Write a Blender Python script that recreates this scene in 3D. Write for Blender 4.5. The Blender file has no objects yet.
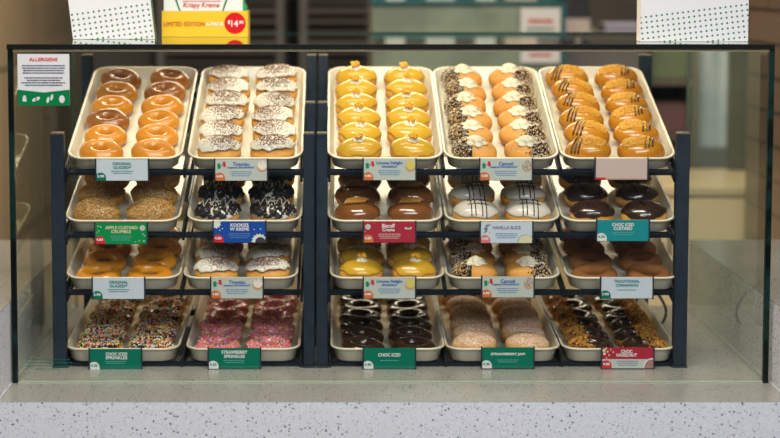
import bpy, bmesh, math, random
from mathutils import Vector, Matrix, noise
PI = math.pi
sc = bpy.context.scene
COL = sc.collection
random.seed(7)

# ------------------------------------------------------------------ camera
F = 1680.0                      # focal length in pixels of a 780 px wide frame
CAMZ = 1.66
PITCH = math.radians(4.5)
CX, CY = 335.0, -20.0 + F * math.tan(PITCH)
cam_d = bpy.data.cameras.new('camera')
cam = bpy.data.objects.new('camera', cam_d); COL.objects.link(cam)
cam.location = (0, 0, CAMZ); cam.rotation_euler = (PI/2 - PITCH, 0, 0)
cam_d.sensor_width = 36.0; cam_d.lens = 36.0 * F / 780.0
cam_d.shift_x = (390.0 - CX) / 780.0
cam_d.shift_y = -(219.0 - CY) / 780.0
cam_d.clip_start = 0.05
cam_d.dof.use_dof = True; cam_d.dof.focus_distance = 3.36; cam_d.dof.aperture_fstop = 2.1
sc.camera = cam

# ------------------------------------------------------------------ world and light
w = bpy.data.worlds.new('world'); sc.world = w; w.use_nodes = True
bg = w.node_tree.nodes['Background']; bg.inputs[0].default_value = (0.80, 0.88, 1.0, 1); bg.inputs[1].default_value = 0.08

def area(name, loc, target, size, size_y, power, color):
    l = bpy.data.lights.new(name, 'AREA'); l.shape = 'RECTANGLE'; l.size = size; l.size_y = size_y
    l.energy = power; l.color = color
    o = bpy.data.objects.new(name, l); COL.objects.link(o); o.location = loc
    d = Vector(target) - Vector(loc); o.rotation_euler = d.to_track_quat('-Z', 'Y').to_euler()
    return o
area('hall_light', (0.7, -0.6, 3.15), (0.1, 3.3, 0.9), 3.6, 0.7, 116, (0.86, 0.92, 1.0))
area('key_light', (-0.1, 2.1, 3.0), (0.1, 3.5, 1.0), 1.6, 0.2, 54, (1.0, 0.91, 0.72))
area('case_light', (0.1, 3.35, 2.75), (0.1, 3.5, 1.0), 1.6, 0.3, 14, (1.0, 0.84, 0.60))
area('back_light', (0.1, 5.4, 2.75), (0.1, 3.6, 1.05), 2.2, 0.35, 30, (1.0, 0.86, 0.62))
area('shop_light', (0.2, 5.6, 2.95), (0.2, 5.9, 0.5), 3.4, 1.2, 27, (1.0, 0.80, 0.55))
sc.view_settings.view_transform = 'Standard'; sc.view_settings.look = 'None'
sc.view_settings.exposure = 0.0; sc.view_settings.gamma = 1.0; sc.view_settings.use_curve_mapping = False

# ------------------------------------------------------------------ measuring
def P(px, py, Y):
    """world point seen at photo pixel px, py at distance Y from the camera plane"""
    cx, cy = (px - CX) / F, -(py - CY) / F
    d = Vector((cx, math.cos(PITCH) + cy * math.sin(PITCH), cy * math.cos(PITCH) - math.sin(PITCH)))
    return Vector((0, 0, CAMZ)) + d * (Y / d.y)

# ------------------------------------------------------------------ materials
MATS = {}
def mat(name, col, rough=0.5, col2=None, scale=50, lo=0.45, hi=0.55, spec=0.5, coat=0.0, bump=0.0, bscale=200, metal=0.0, detail=3):
    if name in MATS: return MATS[name]
    m = bpy.data.materials.new(name); m.use_nodes = True; nt = m.node_tree; b = nt.nodes['Principled BSDF']
    b.inputs['Base Color'].default_value = (*col, 1); b.inputs['Roughness'].default_value = rough
    b.inputs['Specular IOR Level'].default_value = spec; b.inputs['Coat Weight'].default_value = coat
    b.inputs['Coat Roughness'].default_value = 0.08; b.inputs['Metallic'].default_value = metal
    tc = nt.nodes.new('ShaderNodeTexCoord')
    if col2 is not None:
        n = nt.nodes.new('ShaderNodeTexNoise'); n.inputs['Scale'].default_value = scale; n.inputs['Detail'].default_value = detail
        nt.links.new(tc.outputs['Object'], n.inputs['Vector'])
        r = nt.nodes.new('ShaderNodeValToRGB'); r.color_ramp.elements[0].position = lo; r.color_ramp.elements[1].position = hi
        r.color_ramp.elements[0].color = (*col, 1); r.color_ramp.elements[1].color = (*col2, 1)
        nt.links.new(n.outputs['Fac'], r.inputs['Fac']); nt.links.new(r.outputs['Color'], b.inputs['Base Color'])
    if bump:
        n2 = nt.nodes.new('ShaderNodeTexNoise'); n2.inputs['Scale'].default_value = bscale; n2.inputs['Detail'].default_value = 2
        nt.links.new(tc.outputs['Object'], n2.inputs['Vector'])
        bp = nt.nodes.new('ShaderNodeBump'); bp.inputs['Strength'].default_value = bump; bp.inputs['Distance'].default_value = 0.002
        nt.links.new(n2.outputs['Fac'], bp.inputs['Height']); nt.links.new(bp.outputs['Normal'], b.inputs['Normal'])
    MATS[name] = m
    return m

def zmat(name, stops, zlo, zhi, rough=0.5, powder=None, pscale=300, plo=0.5, phi=0.6, pz=0.0, coat=0.0, nz=0.25):
    """colour bands up the height of a bun (crust, pale waist), optional powder lying on its upper side"""
    if name in MATS: return MATS[name]
    m = bpy.data.materials.new(name); m.use_nodes = True; nt = m.node_tree; b = nt.nodes['Principled BSDF']
    b.inputs['Roughness'].default_value = rough; b.inputs['Coat Weight'].default_value = coat; b.inputs['Coat Roughness'].default_value = 0.12
    tc = nt.nodes.new('ShaderNodeTexCoord'); sx = nt.nodes.new('ShaderNodeSeparateXYZ'); nt.links.new(tc.outputs['Object'], sx.inputs[0])
    mr = nt.nodes.new('ShaderNodeMapRange'); mr.inputs[1].default_value = zlo; mr.inputs[2].default_value = zhi
    nt.links.new(sx.outputs['Z'], mr.inputs[0])
    n = nt.nodes.new('ShaderNodeTexNoise'); n.inputs['Scale'].default_value = 60; n.inputs['Detail'].default_value = 3
    nt.links.new(tc.outputs['Object'], n.inputs['Vector'])
    ma = nt.nodes.new('ShaderNodeMath'); ma.operation = 'MULTIPLY_ADD'; ma.inputs[1].default_value = nz; nt.links.new(n.outputs['Fac'], ma.inputs[0])
    sb = nt.nodes.new('ShaderNodeMath'); sb.operation = 'SUBTRACT'; sb.inputs[1].default_value = nz * 0.5; nt.links.new(mr.outputs[0], sb.inputs[0])
    nt.links.new(sb.outputs[0], ma.inputs[2])
    r = nt.nodes.new('ShaderNodeValToRGB'); cr = r.color_ramp
    cr.elements[0].position = stops[0][0]; cr.elements[0].color = (*stops[0][1], 1)
    cr.elements[1].position = stops[-1][0]; cr.elements[1].color = (*stops[-1][1], 1)
    for p, c in stops[1:-1]:
        e = cr.elements.new(p); e.color = (*c, 1)
    nt.links.new(ma.outputs[0], r.inputs['Fac'])
    out = r.outputs['Color']
    if powder:
        n2 = nt.nodes.new('ShaderNodeTexNoise'); n2.inputs['Scale'].default_value = pscale; n2.inputs['Detail'].default_value = 4
        nt.links.new(tc.outputs['Object'], n2.inputs['Vector'])
        r2 = nt.nodes.new('ShaderNodeValToRGB'); r2.color_ramp.elements[0].position = plo; r2.color_ramp.elements[1].position = phi
        nt.links.new(n2.outputs['Fac'], r2.inputs['Fac'])
        up = nt.nodes.new('ShaderNodeMapRange'); up.inputs[1].default_value = pz; up.inputs[2].default_value = pz + 0.3
        nt.links.new(mr.outputs[0], up.inputs[0])
        mu = nt.nodes.new('ShaderNodeMath'); mu.operation = 'MULTIPLY'; nt.links.new(r2.outputs['Color'], mu.inputs[0]); nt.links.new(up.outputs[0], mu.inputs[1])
        mx = nt.nodes.new('ShaderNodeMix'); mx.data_type = 'RGBA'; mx.inputs[7].default_value = (*powder, 1)
        nt.links.new(mu.outputs[0], mx.inputs[0]); nt.links.new(out, mx.inputs[6]); out = mx.outputs[2]
    nt.links.new(out, b.inputs['Base Color'])
    MATS[name] = m
    return m

def glass_mat(name, tint):
    m = bpy.data.materials.new(name); m.use_nodes = True; nt = m.node_tree; nt.nodes.clear()
    out = nt.nodes.new('ShaderNodeOutputMaterial'); mx = nt.nodes.new('ShaderNodeMixShader')
    tr = nt.nodes.new('ShaderNodeBsdfTransparent'); tr.inputs[0].default_value = (*tint, 1)
    gl = nt.nodes.new('ShaderNodeBsdfGlossy'); gl.inputs['Roughness'].default_value = 0.0; gl.inputs['Color'].default_value = (0.95, 1, 0.97, 1)
    fr = nt.nodes.new('ShaderNodeFresnel'); fr.inputs['IOR'].default_value = 1.52
    ge = nt.nodes.new('ShaderNodeNewGeometry')
    inv = nt.nodes.new('ShaderNodeMath'); inv.operation = 'SUBTRACT'; inv.inputs[0].default_value = 1; nt.links.new(ge.outputs['Backfacing'], inv.inputs[1])
    mu = nt.nodes.new('ShaderNodeMath'); mu.operation = 'MULTIPLY'; nt.links.new(fr.outputs[0], mu.inputs[0]); nt.links.new(inv.outputs[0], mu.inputs[1])
    nt.links.new(mu.outputs[0], mx.inputs[0]); nt.links.new(tr.outputs[0], mx.inputs[1]); nt.links.new(gl.outputs[0], mx.inputs[2])
    nt.links.new(mx.outputs[0], out.inputs[0])
    return m

def terrazzo(name, base, dark, light, rough):
    m = bpy.data.materials.new(name); m.use_nodes = True; nt = m.node_tree; b = nt.nodes['Principled BSDF']
    b.inputs['Roughness'].default_value = rough
    tc = nt.nodes.new('ShaderNodeTexCoord'); last = None
    def rgb(c):
        n = nt.nodes.new('ShaderNodeRGB'); n.outputs[0].default_value = (*c, 1); return n.outputs[0]
    col = rgb(base)
    for sc_, thr, c, keep in ((230, 0.30, light, 0.45), (210, 0.26, tuple(x*0.72 for x in base), 0.5), (130, 0.25, dark, 0.74), (260, 0.27, dark, 0.80), (75, 0.17, dark, 0.86)):
        v = nt.nodes.new('ShaderNodeTexVoronoi'); v.inputs['Scale'].default_value = sc_; nt.links.new(tc.outputs['Object'], v.inputs['Vector'])
        lt = nt.nodes.new('ShaderNodeMath'); lt.operation = 'LESS_THAN'; lt.inputs[1].default_value = thr; nt.links.new(v.outputs['Distance'], lt.inputs[0])
        s = nt.nodes.new('ShaderNodeSeparateColor'); nt.links.new(v.outputs['Color'], s.inputs[0])
        g = nt.nodes.new('ShaderNodeMath'); g.operation = 'GREATER_THAN'; g.inputs[1].default_value = keep; nt.links.new(s.outputs[0], g.inputs[0])
        mu = nt.nodes.new('ShaderNodeMath'); mu.operation = 'MULTIPLY'; nt.links.new(lt.outputs[0], mu.inputs[0]); nt.links.new(g.outputs[0], mu.inputs[1])
        mx = nt.nodes.new('ShaderNodeMix'); mx.data_type = 'RGBA'; nt.links.new(mu.outputs[0], mx.inputs[0]); nt.links.new(col, mx.inputs[6]); nt.links.new(rgb(c), mx.inputs[7])
        col = mx.outputs[2]
    nt.links.new(col, b.inputs['Base Color'])
    return m

def tile_mat(name, c1, c2, grout, bw, bh, rot):
    m = bpy.data.materials.new(name); m.use_nodes = True; nt = m.node_tree; b = nt.nodes['Principled BSDF']; b.inputs['Roughness'].default_value = 0.35
    tc = nt.nodes.new('ShaderNodeTexCoord'); sx_ = nt.nodes.new('ShaderNodeSeparateXYZ'); nt.links.new(tc.outputs['Object'], sx_.inputs[0]); mp = nt.nodes.new('ShaderNodeCombineXYZ'); nt.links.new(sx_.outputs['Y'], mp.inputs['X']); az = nt.nodes.new('ShaderNodeMath'); az.operation = 'ADD'; az.inputs[1].default_value = rot; nt.links.new(sx_.outputs['Z'], az.inputs[0]); nt.links.new(az.outputs[0], mp.inputs['Y'])
    br = nt.nodes.new('ShaderNodeTexBrick'); br.offset = 0.5
    br.inputs['Color1'].default_value = (*c1, 1); br.inputs['Color2'].default_value = (*c2, 1); br.inputs['Mortar'].default_value = (*grout, 1)
    br.inputs['Scale'].default_value = 1; br.inputs['Brick Width'].default_value = bw; br.inputs['Row Height'].default_value = bh; br.inputs['Mortar Size'].default_value = 0.006
    nt.links.new(mp.outputs[0], br.inputs['Vector']); nt.links.new(br.outputs['Color'], b.inputs['Base Color'])
    return m

# ------------------------------------------------------------------ mesh helpers
def obj(name, bm, mats, parent=None, smooth=False, loc=None):
    me = bpy.data.meshes.new(name)
    bmesh.ops.recalc_face_normals(bm, faces=bm.faces)
    bm.to_mesh(me); bm.free()
    if not isinstance(mats, (list, tuple)): mats = [mats]
    for m in mats: me.materials.append(m)
    if smooth:
        for p in me.polygons: p.use_smooth = True
    o = bpy.data.objects.new(name, me); COL.objects.link(o)
    if parent: o.parent = parent
    if loc is not None: o.location = loc
    return o
def tag(o, label, cat, group=None, kind=None):
    o['label'] = label; o['category'] = cat
    if group: o['group'] = group
    if kind: o['kind'] = kind
    return o
def thing(name, label, cat, loc=(0, 0, 0), group=None):
    o = bpy.data.objects.new(name, None); COL.objects.link(o); o.location = loc; o.empty_display_size = 0.02
    return tag(o, label, cat, group)
def box(bm, x0, x1, y0, y1, z0, z1, mi=0, M=None):
    vs = [bm.verts.new((x, y, z)) for x in (x0, x1) for y in (y0, y1) for z in (z0, z1)]
    if M is not None:
        for v in vs: v.co = M @ v.co
    for f in ((0,1,3,2),(4,6,7,5),(0,4,5,1),(2,3,7,6),(0,2,6,4),(1,5,7,3)):
        fc = bm.faces.new([vs[i] for i in f]); fc.material_index = mi
def boxo(name, dims, m, parent=None, bev=0.0):
    bm = bmesh.new(); box(bm, *dims)
    if bev: bmesh.ops.bevel(bm, geom=bm.edges[:], offset=bev, segments=2, affect='EDGES', profile=0.6)
    return obj(name, bm, m, parent)
def tube(bm, pts, r, n=8, mi=0, taper=False):
    rings = []; N = len(pts)
    for i, p in enumerate(pts):
        p = Vector(p); a = Vector(pts[max(0, i-1)]); b = Vector(pts[min(N-1, i+1)]); t = (b - a).normalized()
        s = t.cross(Vector((0, 0, 1)));
        if s.length < 1e-3: s = t.cross(Vector((0, 1, 0)))
        s.normalize(); u = s.cross(t)
        rr = r * (0.35 if taper and i in (0, N-1) else 1)
        rings.append([bm.verts.new(p + (s*math.cos(2*PI*k/n) + u*math.sin(2*PI*k/n))*rr) for k in range(n)])
    for A, B in zip(rings, rings[1:]):
        for k in range(n):
            f = bm.faces.new((A[k], A[(k+1) % n], B[(k+1) % n], B[k])); f.material_index = mi; f.smooth = True
    for R_ in (rings[0][::-1], rings[-1]):
        f = bm.faces.new(R_); f.material_index = mi
def disc(bm, cx, cz, r, y, mi, n=28, a0=0, a1=2*PI, M=None):
    """flat disc sector facing -y"""
    vs = []
    full = abs(a1 - a0 - 2*PI) < 1e-6
    if not full: vs.append((cx, y, cz))
    for k in range(n if full else n+1):
        a = a0 + (a1-a0)*k/n
        vs.append((cx + r*math.cos(a), y, cz + r*math.sin(a)))
    f = bm.faces.new([bm.verts.new(v) for v in vs]); f.material_index = mi
_tcache = {}
def text_geo(s, bold=0.0, shear=0.0):
    key = (s, bold, shear)
    if key in _tcache: return _tcache[key]
    c = bpy.data.curves.new('lettering', 'FONT'); c.body = s; c.align_x = 'CENTER'; c.align_y = 'CENTER'; c.offset = bold; c.shear = shear; c.resolution_u = 3
    o = bpy.data.objects.new('lettering', c); COL.objects.link(o)
    dg = bpy.context.evaluated_depsgraph_get(); ev = o.evaluated_get(dg); me = ev.to_mesh()
    vs = [v.co.copy() for v in me.vertices]; fs = [tuple(p.vertices) for p in me.polygons]
    ev.to_mesh_clear(); bpy.data.objects.remove(o); bpy.data.curves.remove(c)
    if vs:
        x0 = min(v.x for v in vs); x1 = max(v.x for v in vs); y0 = min(v.y for v in vs); y1 = max(v.y for v in vs)
    else: x0 = x1 = y0 = y1 = 0
    _tcache[key] = (vs, fs, x0, x1, y0, y1); return _tcache[key]
def text(bm, s, cx, cz, width, height, y, mi, bold=0.02, shear=0.0):
    e = min(0.00026, height*0.05)
    for k, (dx, dz) in enumerate(((-e, -e), (e, -e), (-e, e), (e, e), (0, 0))):
        text1(bm, s, cx+dx, cz+dz, width-2*e, height-2*e, y-0.00002*k, mi, 0.0, shear)
def text1(bm, s, cx, cz, width, height, y, mi, bold=0.02, shear=0.0):
    """lettering facing -y, fitted to width x height round cx, cz"""
    vs, fs, x0, x1, y0, y1 = text_geo(s, bold, shear)
    sx = width/(x1-x0); sy = height/(y1-y0)
    nv = [bm.verts.new((cx + (v.x-(x0+x1)/2)*sx, y, cz + (v.y-(y0+y1)/2)*sy)) for v in vs]
    for f in fs:
        try:
            fc = bm.faces.new([nv[i] for i in f]); fc.material_index = mi
        except ValueError: pass
def dashes(bm, cx, cz, width, y, mi, h, rnd):
    x = cx - width/2
    while x < cx + width/2 - 0.001:
        l = min(rnd.uniform(0.0016, 0.0060), cx + width/2 - x)
        box(bm, x, x+l, y-0.00003, y+0.00003, cz-h/2, cz+h/2, mi); x += l + 0.0011

# ------------------------------------------------------------------ the setting
H = lambda h: CAMZ - h          # height given as metres under the lens
YG, YB = 3.23, 4.01             # front and back of the display case
ZF = P(400, 383, YG).z; ZT = P(400, 44.5, YG).z    # counter niche floor, top of the case
def on_z(px, py, z):
    d = P(px, py, 1.0) - Vector((0, 0, CAMZ)); return Vector((0, 0, CAMZ)) + d*((z - CAMZ)/d.z)
YC = on_z(400, 402, ZF).y; YB = on_z(400, 307, ZF).y
XL, XR = P(16, 300, YG).x + 0.002, P(766, 300, YG).x
ZB = P(768, 302, YG).z                   # raised blocks beside the case
def struct(name, dims, m):
    o = boxo(name, dims, m); o['kind'] = 'structure'; return o
tileL = tile_mat('beige_tile', (0.58, 0.46, 0.31), (0.50, 0.40, 0.27), (0.08, 0.06, 0.04), 1.2, 0.63, -0.082)
tileR = tile_mat('brown_tile', (0.13, 0.085, 0.055), (0.115, 0.076, 0.05), (0.04, 0.025, 0.018), 0.5, 0.09, -0.05)
m_back = mat('back_wall_paint', (0.13, 0.115, 0.10), 0.7, (0.11, 0.10, 0.085), 2)
struct('floor', (-4, 5, -3, 9, -0.1, 0), mat('floor_tile', (0.06, 0.055, 0.05), 0.5, (0.05, 0.047, 0.042), 6))
struct('wall_back', (-2.6, 3.6, 8.0, 8.15, 0, 3.1), m_back)
struct('wall_left', (-1.33, -1.18, 3.0, 8.0, 0, 3.1), tileL)
struct('wall_right', (1.16, 1.45, 3.45, 4.72, 0, 3.1), tileR)
struct('wall_far_right', (2.6, 2.75, 4.72, 8.0, 0, 3.1), m_back)
struct('ceiling', (-1.6, 2.8, 3.0, 8.1, 3.1, 3.2), mat('ceiling_paint', (0.5, 0.48, 0.45), 0.8))

# stone counter with the niche the case stands in
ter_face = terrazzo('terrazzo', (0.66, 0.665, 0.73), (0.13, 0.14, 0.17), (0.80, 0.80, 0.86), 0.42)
ter_top = terrazzo('polished_shaded_terrazzo', (0.27, 0.27, 0.26), (0.10, 0.10, 0.10), (0.34, 0.34, 0.32), 0.2)  # polished top, weaker light on upward faces put into the colour
cnt = thing('stone_counter', 'pale speckled terrazzo counter carrying the glass doughnut case', 'counter', (0, YC, 0))
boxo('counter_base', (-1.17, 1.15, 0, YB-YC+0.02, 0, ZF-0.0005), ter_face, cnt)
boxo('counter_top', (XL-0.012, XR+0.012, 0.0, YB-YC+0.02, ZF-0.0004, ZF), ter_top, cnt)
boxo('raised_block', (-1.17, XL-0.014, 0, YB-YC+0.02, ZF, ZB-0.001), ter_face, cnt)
boxo('block_shaded_skin', (-1.17, XL-0.014, 0, YB-YC+0.02, ZB-0.001, ZB), ter_top, cnt)  # thin skin carrying the darker, less lit tone of the block top
boxo('block_shaded_skin', (XR+0.014, 1.15, 0, YB-YC+0.02, ZB-0.001, ZB), ter_top, cnt)
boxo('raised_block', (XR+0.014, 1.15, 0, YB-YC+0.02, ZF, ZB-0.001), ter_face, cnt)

# ------------------------------------------------------------------ glass display case
g_clear = glass_mat('clear_glass', (0.985, 0.99, 0.985))
g_side = glass_mat('green_tinted_glass', (0.96, 0.98, 0.95))
m_black = mat('shadowed_edge', (0.002, 0.003, 0.003), 0.6, spec=0.15)  # glass edge in shadow, the dark put into its colour
m_green_edge = mat('green_glass_edge', (0.004, 0.020, 0.018), 0.3, (0.001, 0.004, 0.004), 14, spec=0.25)
case = thing('display_case', 'frameless glass case holding the shelves of doughnuts on the stone counter', 'display case', (0, YG, ZF))
hT = ZT - ZF
boxo('front_glass', (XL+0.002, XR-0.002, 0, 0.008, 0.001, hT-0.014), g_clear, case)
boxo('top_glass', (XL-0.010, XR+0.004, 0.004, YB-YG, hT-0.009, hT), g_clear, case)
boxo('side_glass', (XL-0.006, XL, 0.010, YB-YG, 0.001, hT-0.014), g_side, case)
boxo('side_glass', (XR, XR+0.006, 0.010, YB-YG, 0.001, hT-0.014), g_side, case)
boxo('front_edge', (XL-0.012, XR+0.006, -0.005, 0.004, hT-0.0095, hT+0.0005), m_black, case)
boxo('top_glint_strip', (XL-0.004, XR+0.004, -0.001, 0.010, hT-0.0135, hT-0.010), mat('gold_glint', (0.42, 0.33, 0.18), 0.35), case)  # gold reflection along the glass edge, modelled as a tan strip
boxo('corner_seal', (XL-0.011, XL-0.001, -0.002, 0.009, 0.0, hT-0.0095), m_green_edge, case)
boxo('corner_seal', (XR-0.003, XR+0.007, -0.002, 0.009, 0.0, hT-0.0095), m_green_edge, case)
boxo('bottom_seal', (XL, XR, 0.000, 0.010, 0, 0.0022), mat('clear_seal', (0.36, 0.42, 0.34), 0.3), case)
boxo('back_edge', (XL-0.006, XR+0.006, YB-YG, YB-YG+0.002, hT-0.009, hT), mat('teal_edge', (0.02, 0.10, 0.08), 0.2), case)
boxo('side_edge', (XL-0.006, XL, YB-YG, YB-YG+0.002, 0, hT-0.012), MATS['teal_edge'], case)
boxo('side_edge', (XR, XR+0.006, YB-YG, YB-YG+0.002, 0, hT-0.012), MATS['teal_edge'], case)
# printed green lines at the lower left of the front pane
rnd = random.Random(3); bm = bmesh.new()
for i, (x0, x1) in enumerate(((28, 70), (26, 73), (25, 72), (36, 60))):
    p0 = P(x0, 359.5 + i*3.2, YG); p1 = P(x1, 359.5 + i*3.2, YG)
    dashes(bm, (p0.x+p1.x)/2, p0.z-ZF, p1.x-p0.x, -0.0004, 0, 0.0016, rnd)
obj('printed_text', bm, mat('decal_green', (0.0, 0.13, 0.08), 0.6, spec=0.1), case)

# allergen notice stuck inside the front pane
p0 = P(17.5, 54, YG); p1 = P(70, 105.5, YG)
wn, hn = p1.x-p0.x, p0.z-p1.z
white = mat('white_print', (0.56, 0.56, 0.60), 0.5); red = mat('red_print', (0.50, 0.006, 0.010), 0.6, spec=0.1)
kgreen = mat('green_print', (0.0, 0.15, 0.045), 0.6, spec=0.1); navy = mat('navy_print', (0.015, 0.02, 0.07), 0.6, spec=0.1)
n = thing('allergen_notice', 'white and green ALLERGENS notice stuck to the glass at the upper left', 'notice', ((p0.x+p1.x)/2, YG-0.002, p1.z))
bm = bmesh.new(); box(bm, -wn/2, wn/2, 0, 0.0010, 0, hn)
obj('sheet', bm, white, n)
bm = bmesh.new()
f = bm.faces.new([bm.verts.new(v) for v in ((-wn/2, -0.0003, 0), (wn/2, -0.0003, 0), (wn/2, -0.0003, hn*0.31), (0, -0.0003, hn*0.255), (-wn/2, -0.0003, hn*0.31))])
obj('green_band', bm, kgreen, n)
bm = bmesh.new(); text(bm, 'ALLERGENS', 0, hn*0.895, wn*0.55, hn*0.07, -0.0005, 0, 0.03); obj('heading', bm, red, n)
bm = bmesh.new()
for i, wd in enumerate((0.82, 0.84, 0.78, 0.80, None, 0.74, 0.64, 0.86, 0.72)):
    if wd: dashes(bm, 0, hn*(0.775-0.0475*i), wn*wd, -0.0004, 0, hn*0.024, rnd)
obj('small_print', bm, navy, n)
bm = bmesh.new()
def ell(cx, cz, rx, rz, rot=0):
    vs = []
    for k in range(20):
        a = 2*PI*k/20; x = rx*math.cos(a); z = rz*math.sin(a)
        vs.append(bm.verts.new((cx + x*math.cos(rot)-z*math.sin(rot), -0.0006, cz + x*math.sin(rot)+z*math.cos(rot))))
    bm.faces.new(vs)
ell(wn*0.35, hn*0.125, wn*0.055, hn*0.075)
ell(-wn*0.18, hn*0.115, wn*0.05, hn*0.03, 0.6); ell(-wn*0.12, hn*0.135, wn*0.05, hn*0.03, 0.6)
ell(wn*0.08, hn*0.11, wn*0.026, hn*0.06, -0.25); ell(wn*0.155, hn*0.16, wn*0.024, hn*0.06, -0.25)
box(bm, -wn*0.41, -wn*0.335, -0.0006, -0.0005, hn*0.08, hn*0.15); ell(-wn*0.372, hn*0.17, wn*0.028, hn*0.03)
obj('food_icons', bm, white, n)

# ------------------------------------------------------------------ rack frames
YF = 3.36; SC = F / YF
m_navy = mat('navy_powder_coat', (0.009, 0.018, 0.030), 0.5, (0.012, 0.022, 0.036), 30, spec=0.3)
m_shelf = mat('shaded_navy_shelf', (0.005, 0.010, 0.017), 0.5, spec=0.25)  # same navy as the posts, shade on the recessed shelves put into the colour
m_rail = mat('brushed_rail', (0.045, 0.055, 0.07), 0.25, metal=0.5)
m_cap = mat('brass_cap', (0.20, 0.17, 0.11), 0.4)
TILT = [math.radians(a) for a in (20.4, 17.0, 11.5, 4.3)]
LIPY = [158.0, 220.5, 277.5, 348.5]
COLX = [[123.5, 244.5, 385.5, 502.5, 620], [121.5, 244, 385.5, 503.5, 620.5], [122, 240, 387.5, 504, 625], [121, 242.5, 388, 504, 621]]
TH = 0.031; TL = 0.465; TW = 0.2345
def front(r, x=CX): return P(x, LIPY[r], YF)   # front lip point of a tray
def rack(cols, left_x, right_x, label, name='display_rack'):
    x0 = P(left_x, 300, YF).x; x1 = P(right_x, 300, YF).x
    t = thing(name, label, 'rack', ((x0+x1)/2, YF, ZF), 'navy metal racks in the glass case')
    ox = (x0+x1)/2
    tops = {0: P(0, 134, YF).z - ZF, 1: P(0, 103, YF+0.21).z - ZF, 2: P(0, 55.5, YF+0.42).z - ZF}
    for px in (x0, x1):
        hw = 0.0112 if -0.1 < px < 0.0 else 0.0135
        for k, yy in enumerate((0.0, 0.21, 0.42)):
            if k == 1 and hw > 0.012: continue
            bm = bmesh.new(); box(bm, px-ox-hw, px-ox+hw, yy, yy+0.022, 0.004, tops[k])
            bmesh.ops.bevel(bm, geom=bm.edges[:], offset=0.0015, segments=1, affect='EDGES')
            po = obj('post', bm, m_navy, t)
            bm = bmesh.new(); box(bm, px-ox-hw+0.001, px-ox+hw-0.001, yy+0.001, yy+0.021, tops[k], tops[k]+0.003); obj('post_cap', bm, m_cap, po)
            bm = bmesh.new(); box(bm, px-ox-hw-0.001, px-ox+hw+0.001, yy-0.003, yy+0.026, 0, 0.004); obj('foot', bm, m_navy, po)
    for r in range(4):
        fz = front(r).z - TH - 0.002
        bm = bmesh.new()
        M = Matrix.Translation((0, 0, fz - ZF)) @ Matrix.Rotation(TILT[r], 4, 'X')
        fb = 0.0075
        box(bm, x0-ox+0.013, x1-ox-0.013, 0.010, 0.024, -fb, 0, 0, M)
        box(bm, x0-ox+0.013, x1-ox-0.013, TL-0.06, TL-0.045, -0.012, 0, 0, M)
        xs = [P(COLX[r][c], LIPY[r], YF).x - ox for c in cols]
        mids = [(a+b)/2 for a, b in zip(xs, xs[1:])] + [xs[0]-0.1175, xs[-1]+0.1175]
        for mx in mids:
            box(bm, mx-0.0025, mx+0.0025, 0.004, TL-0.05, -0.010, 0.012, 0, M)
        for x in xs:
            for dx in (-0.06, 0.06): box(bm, x+dx-0.006, x+dx+0.006, 0.01, TL-0.05, -0.008, -0.001, 0, M)
        sh = obj('shelf', bm, m_shelf, t)
        for mx in mids:
            bm = bmesh.new(); box(bm, mx-0.0012, mx+0.0012, 0.004, TL-0.05, 0.012, 0.0135, 0, M); obj('bright_rail', bm, m_rail, sh)
        for px in (x0, x1):   # arms tying the tilted shelf to the posts
            bm = bmesh.new(); s = 1 if px == x0 else -1
            box(bm, px-ox+s*0.0125, px-ox+s*0.0175, 0.0, TL-0.03, -0.018, 0.002, 0, M); obj('side_arm', bm, m_shelf, sh)
    return t
rack([0, 1], 59, 309, 'navy metal rack at the left holding two columns of trays')
rack([2, 3, 4], 322, 681, 'wide navy metal rack at the right holding three columns of trays')

# ------------------------------------------------------------------ trays
m_tray = mat('cream_tray', (0.65, 0.605, 0.475), 0.28, coat=0.3)
def rr(wd, ln, rad, n=7):
    pts = []
    for cx, cy, a0 in ((wd/2-rad, ln-rad, 0), (-wd/2+rad, ln-rad, PI/2), (-wd/2+rad, rad, PI), (wd/2-rad, rad, 1.5*PI)):
        for k in range(n+1):
            a = a0 + PI/2*k/n; pts.append((cx+rad*math.cos(a), cy+rad*math.sin(a)))
    return pts
def tray_mesh():
    bm = bmesh.new(); prev = None
    prof = [(0.013, 0.0), (0.0105, 0.002), (0.006, TH-0.006), (0.004, TH-0.004), (0.0, TH-0.004), (0.0, TH-0.001), (0.0008, TH), (0.0034, TH), (0.0055, TH-0.002), (0.0115, 0.005), (0.0145, 0.0025)]
    for i, (ins, z) in enumerate(prof):
        ring = [bm.verts.new((x, y+ins, z)) for x, y in rr(TW-2*ins, TL-2*ins, 0.036-ins*0.6)]
        if prev:
            for k in range(len(ring)): bm.faces.new((prev[k], prev[(k+1) % len(ring)], ring[(k+1) % len(ring)], ring[k])).smooth = True
        else: bm.faces.new(ring[::-1])
        prev = ring
    bm.faces.new(prev)
    me = bpy.data.meshes.new('tray'); bmesh.ops.recalc_face_normals(bm, faces=bm.faces); bm.to_mesh(me); bm.free(); me.materials.append(m_tray)
    return me
TRAY = tray_mesh()
ROWN = ['top', 'second', 'third', 'bottom']
COLN = ['far left', 'second', 'middle', 'fourth', 'far right']

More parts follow.
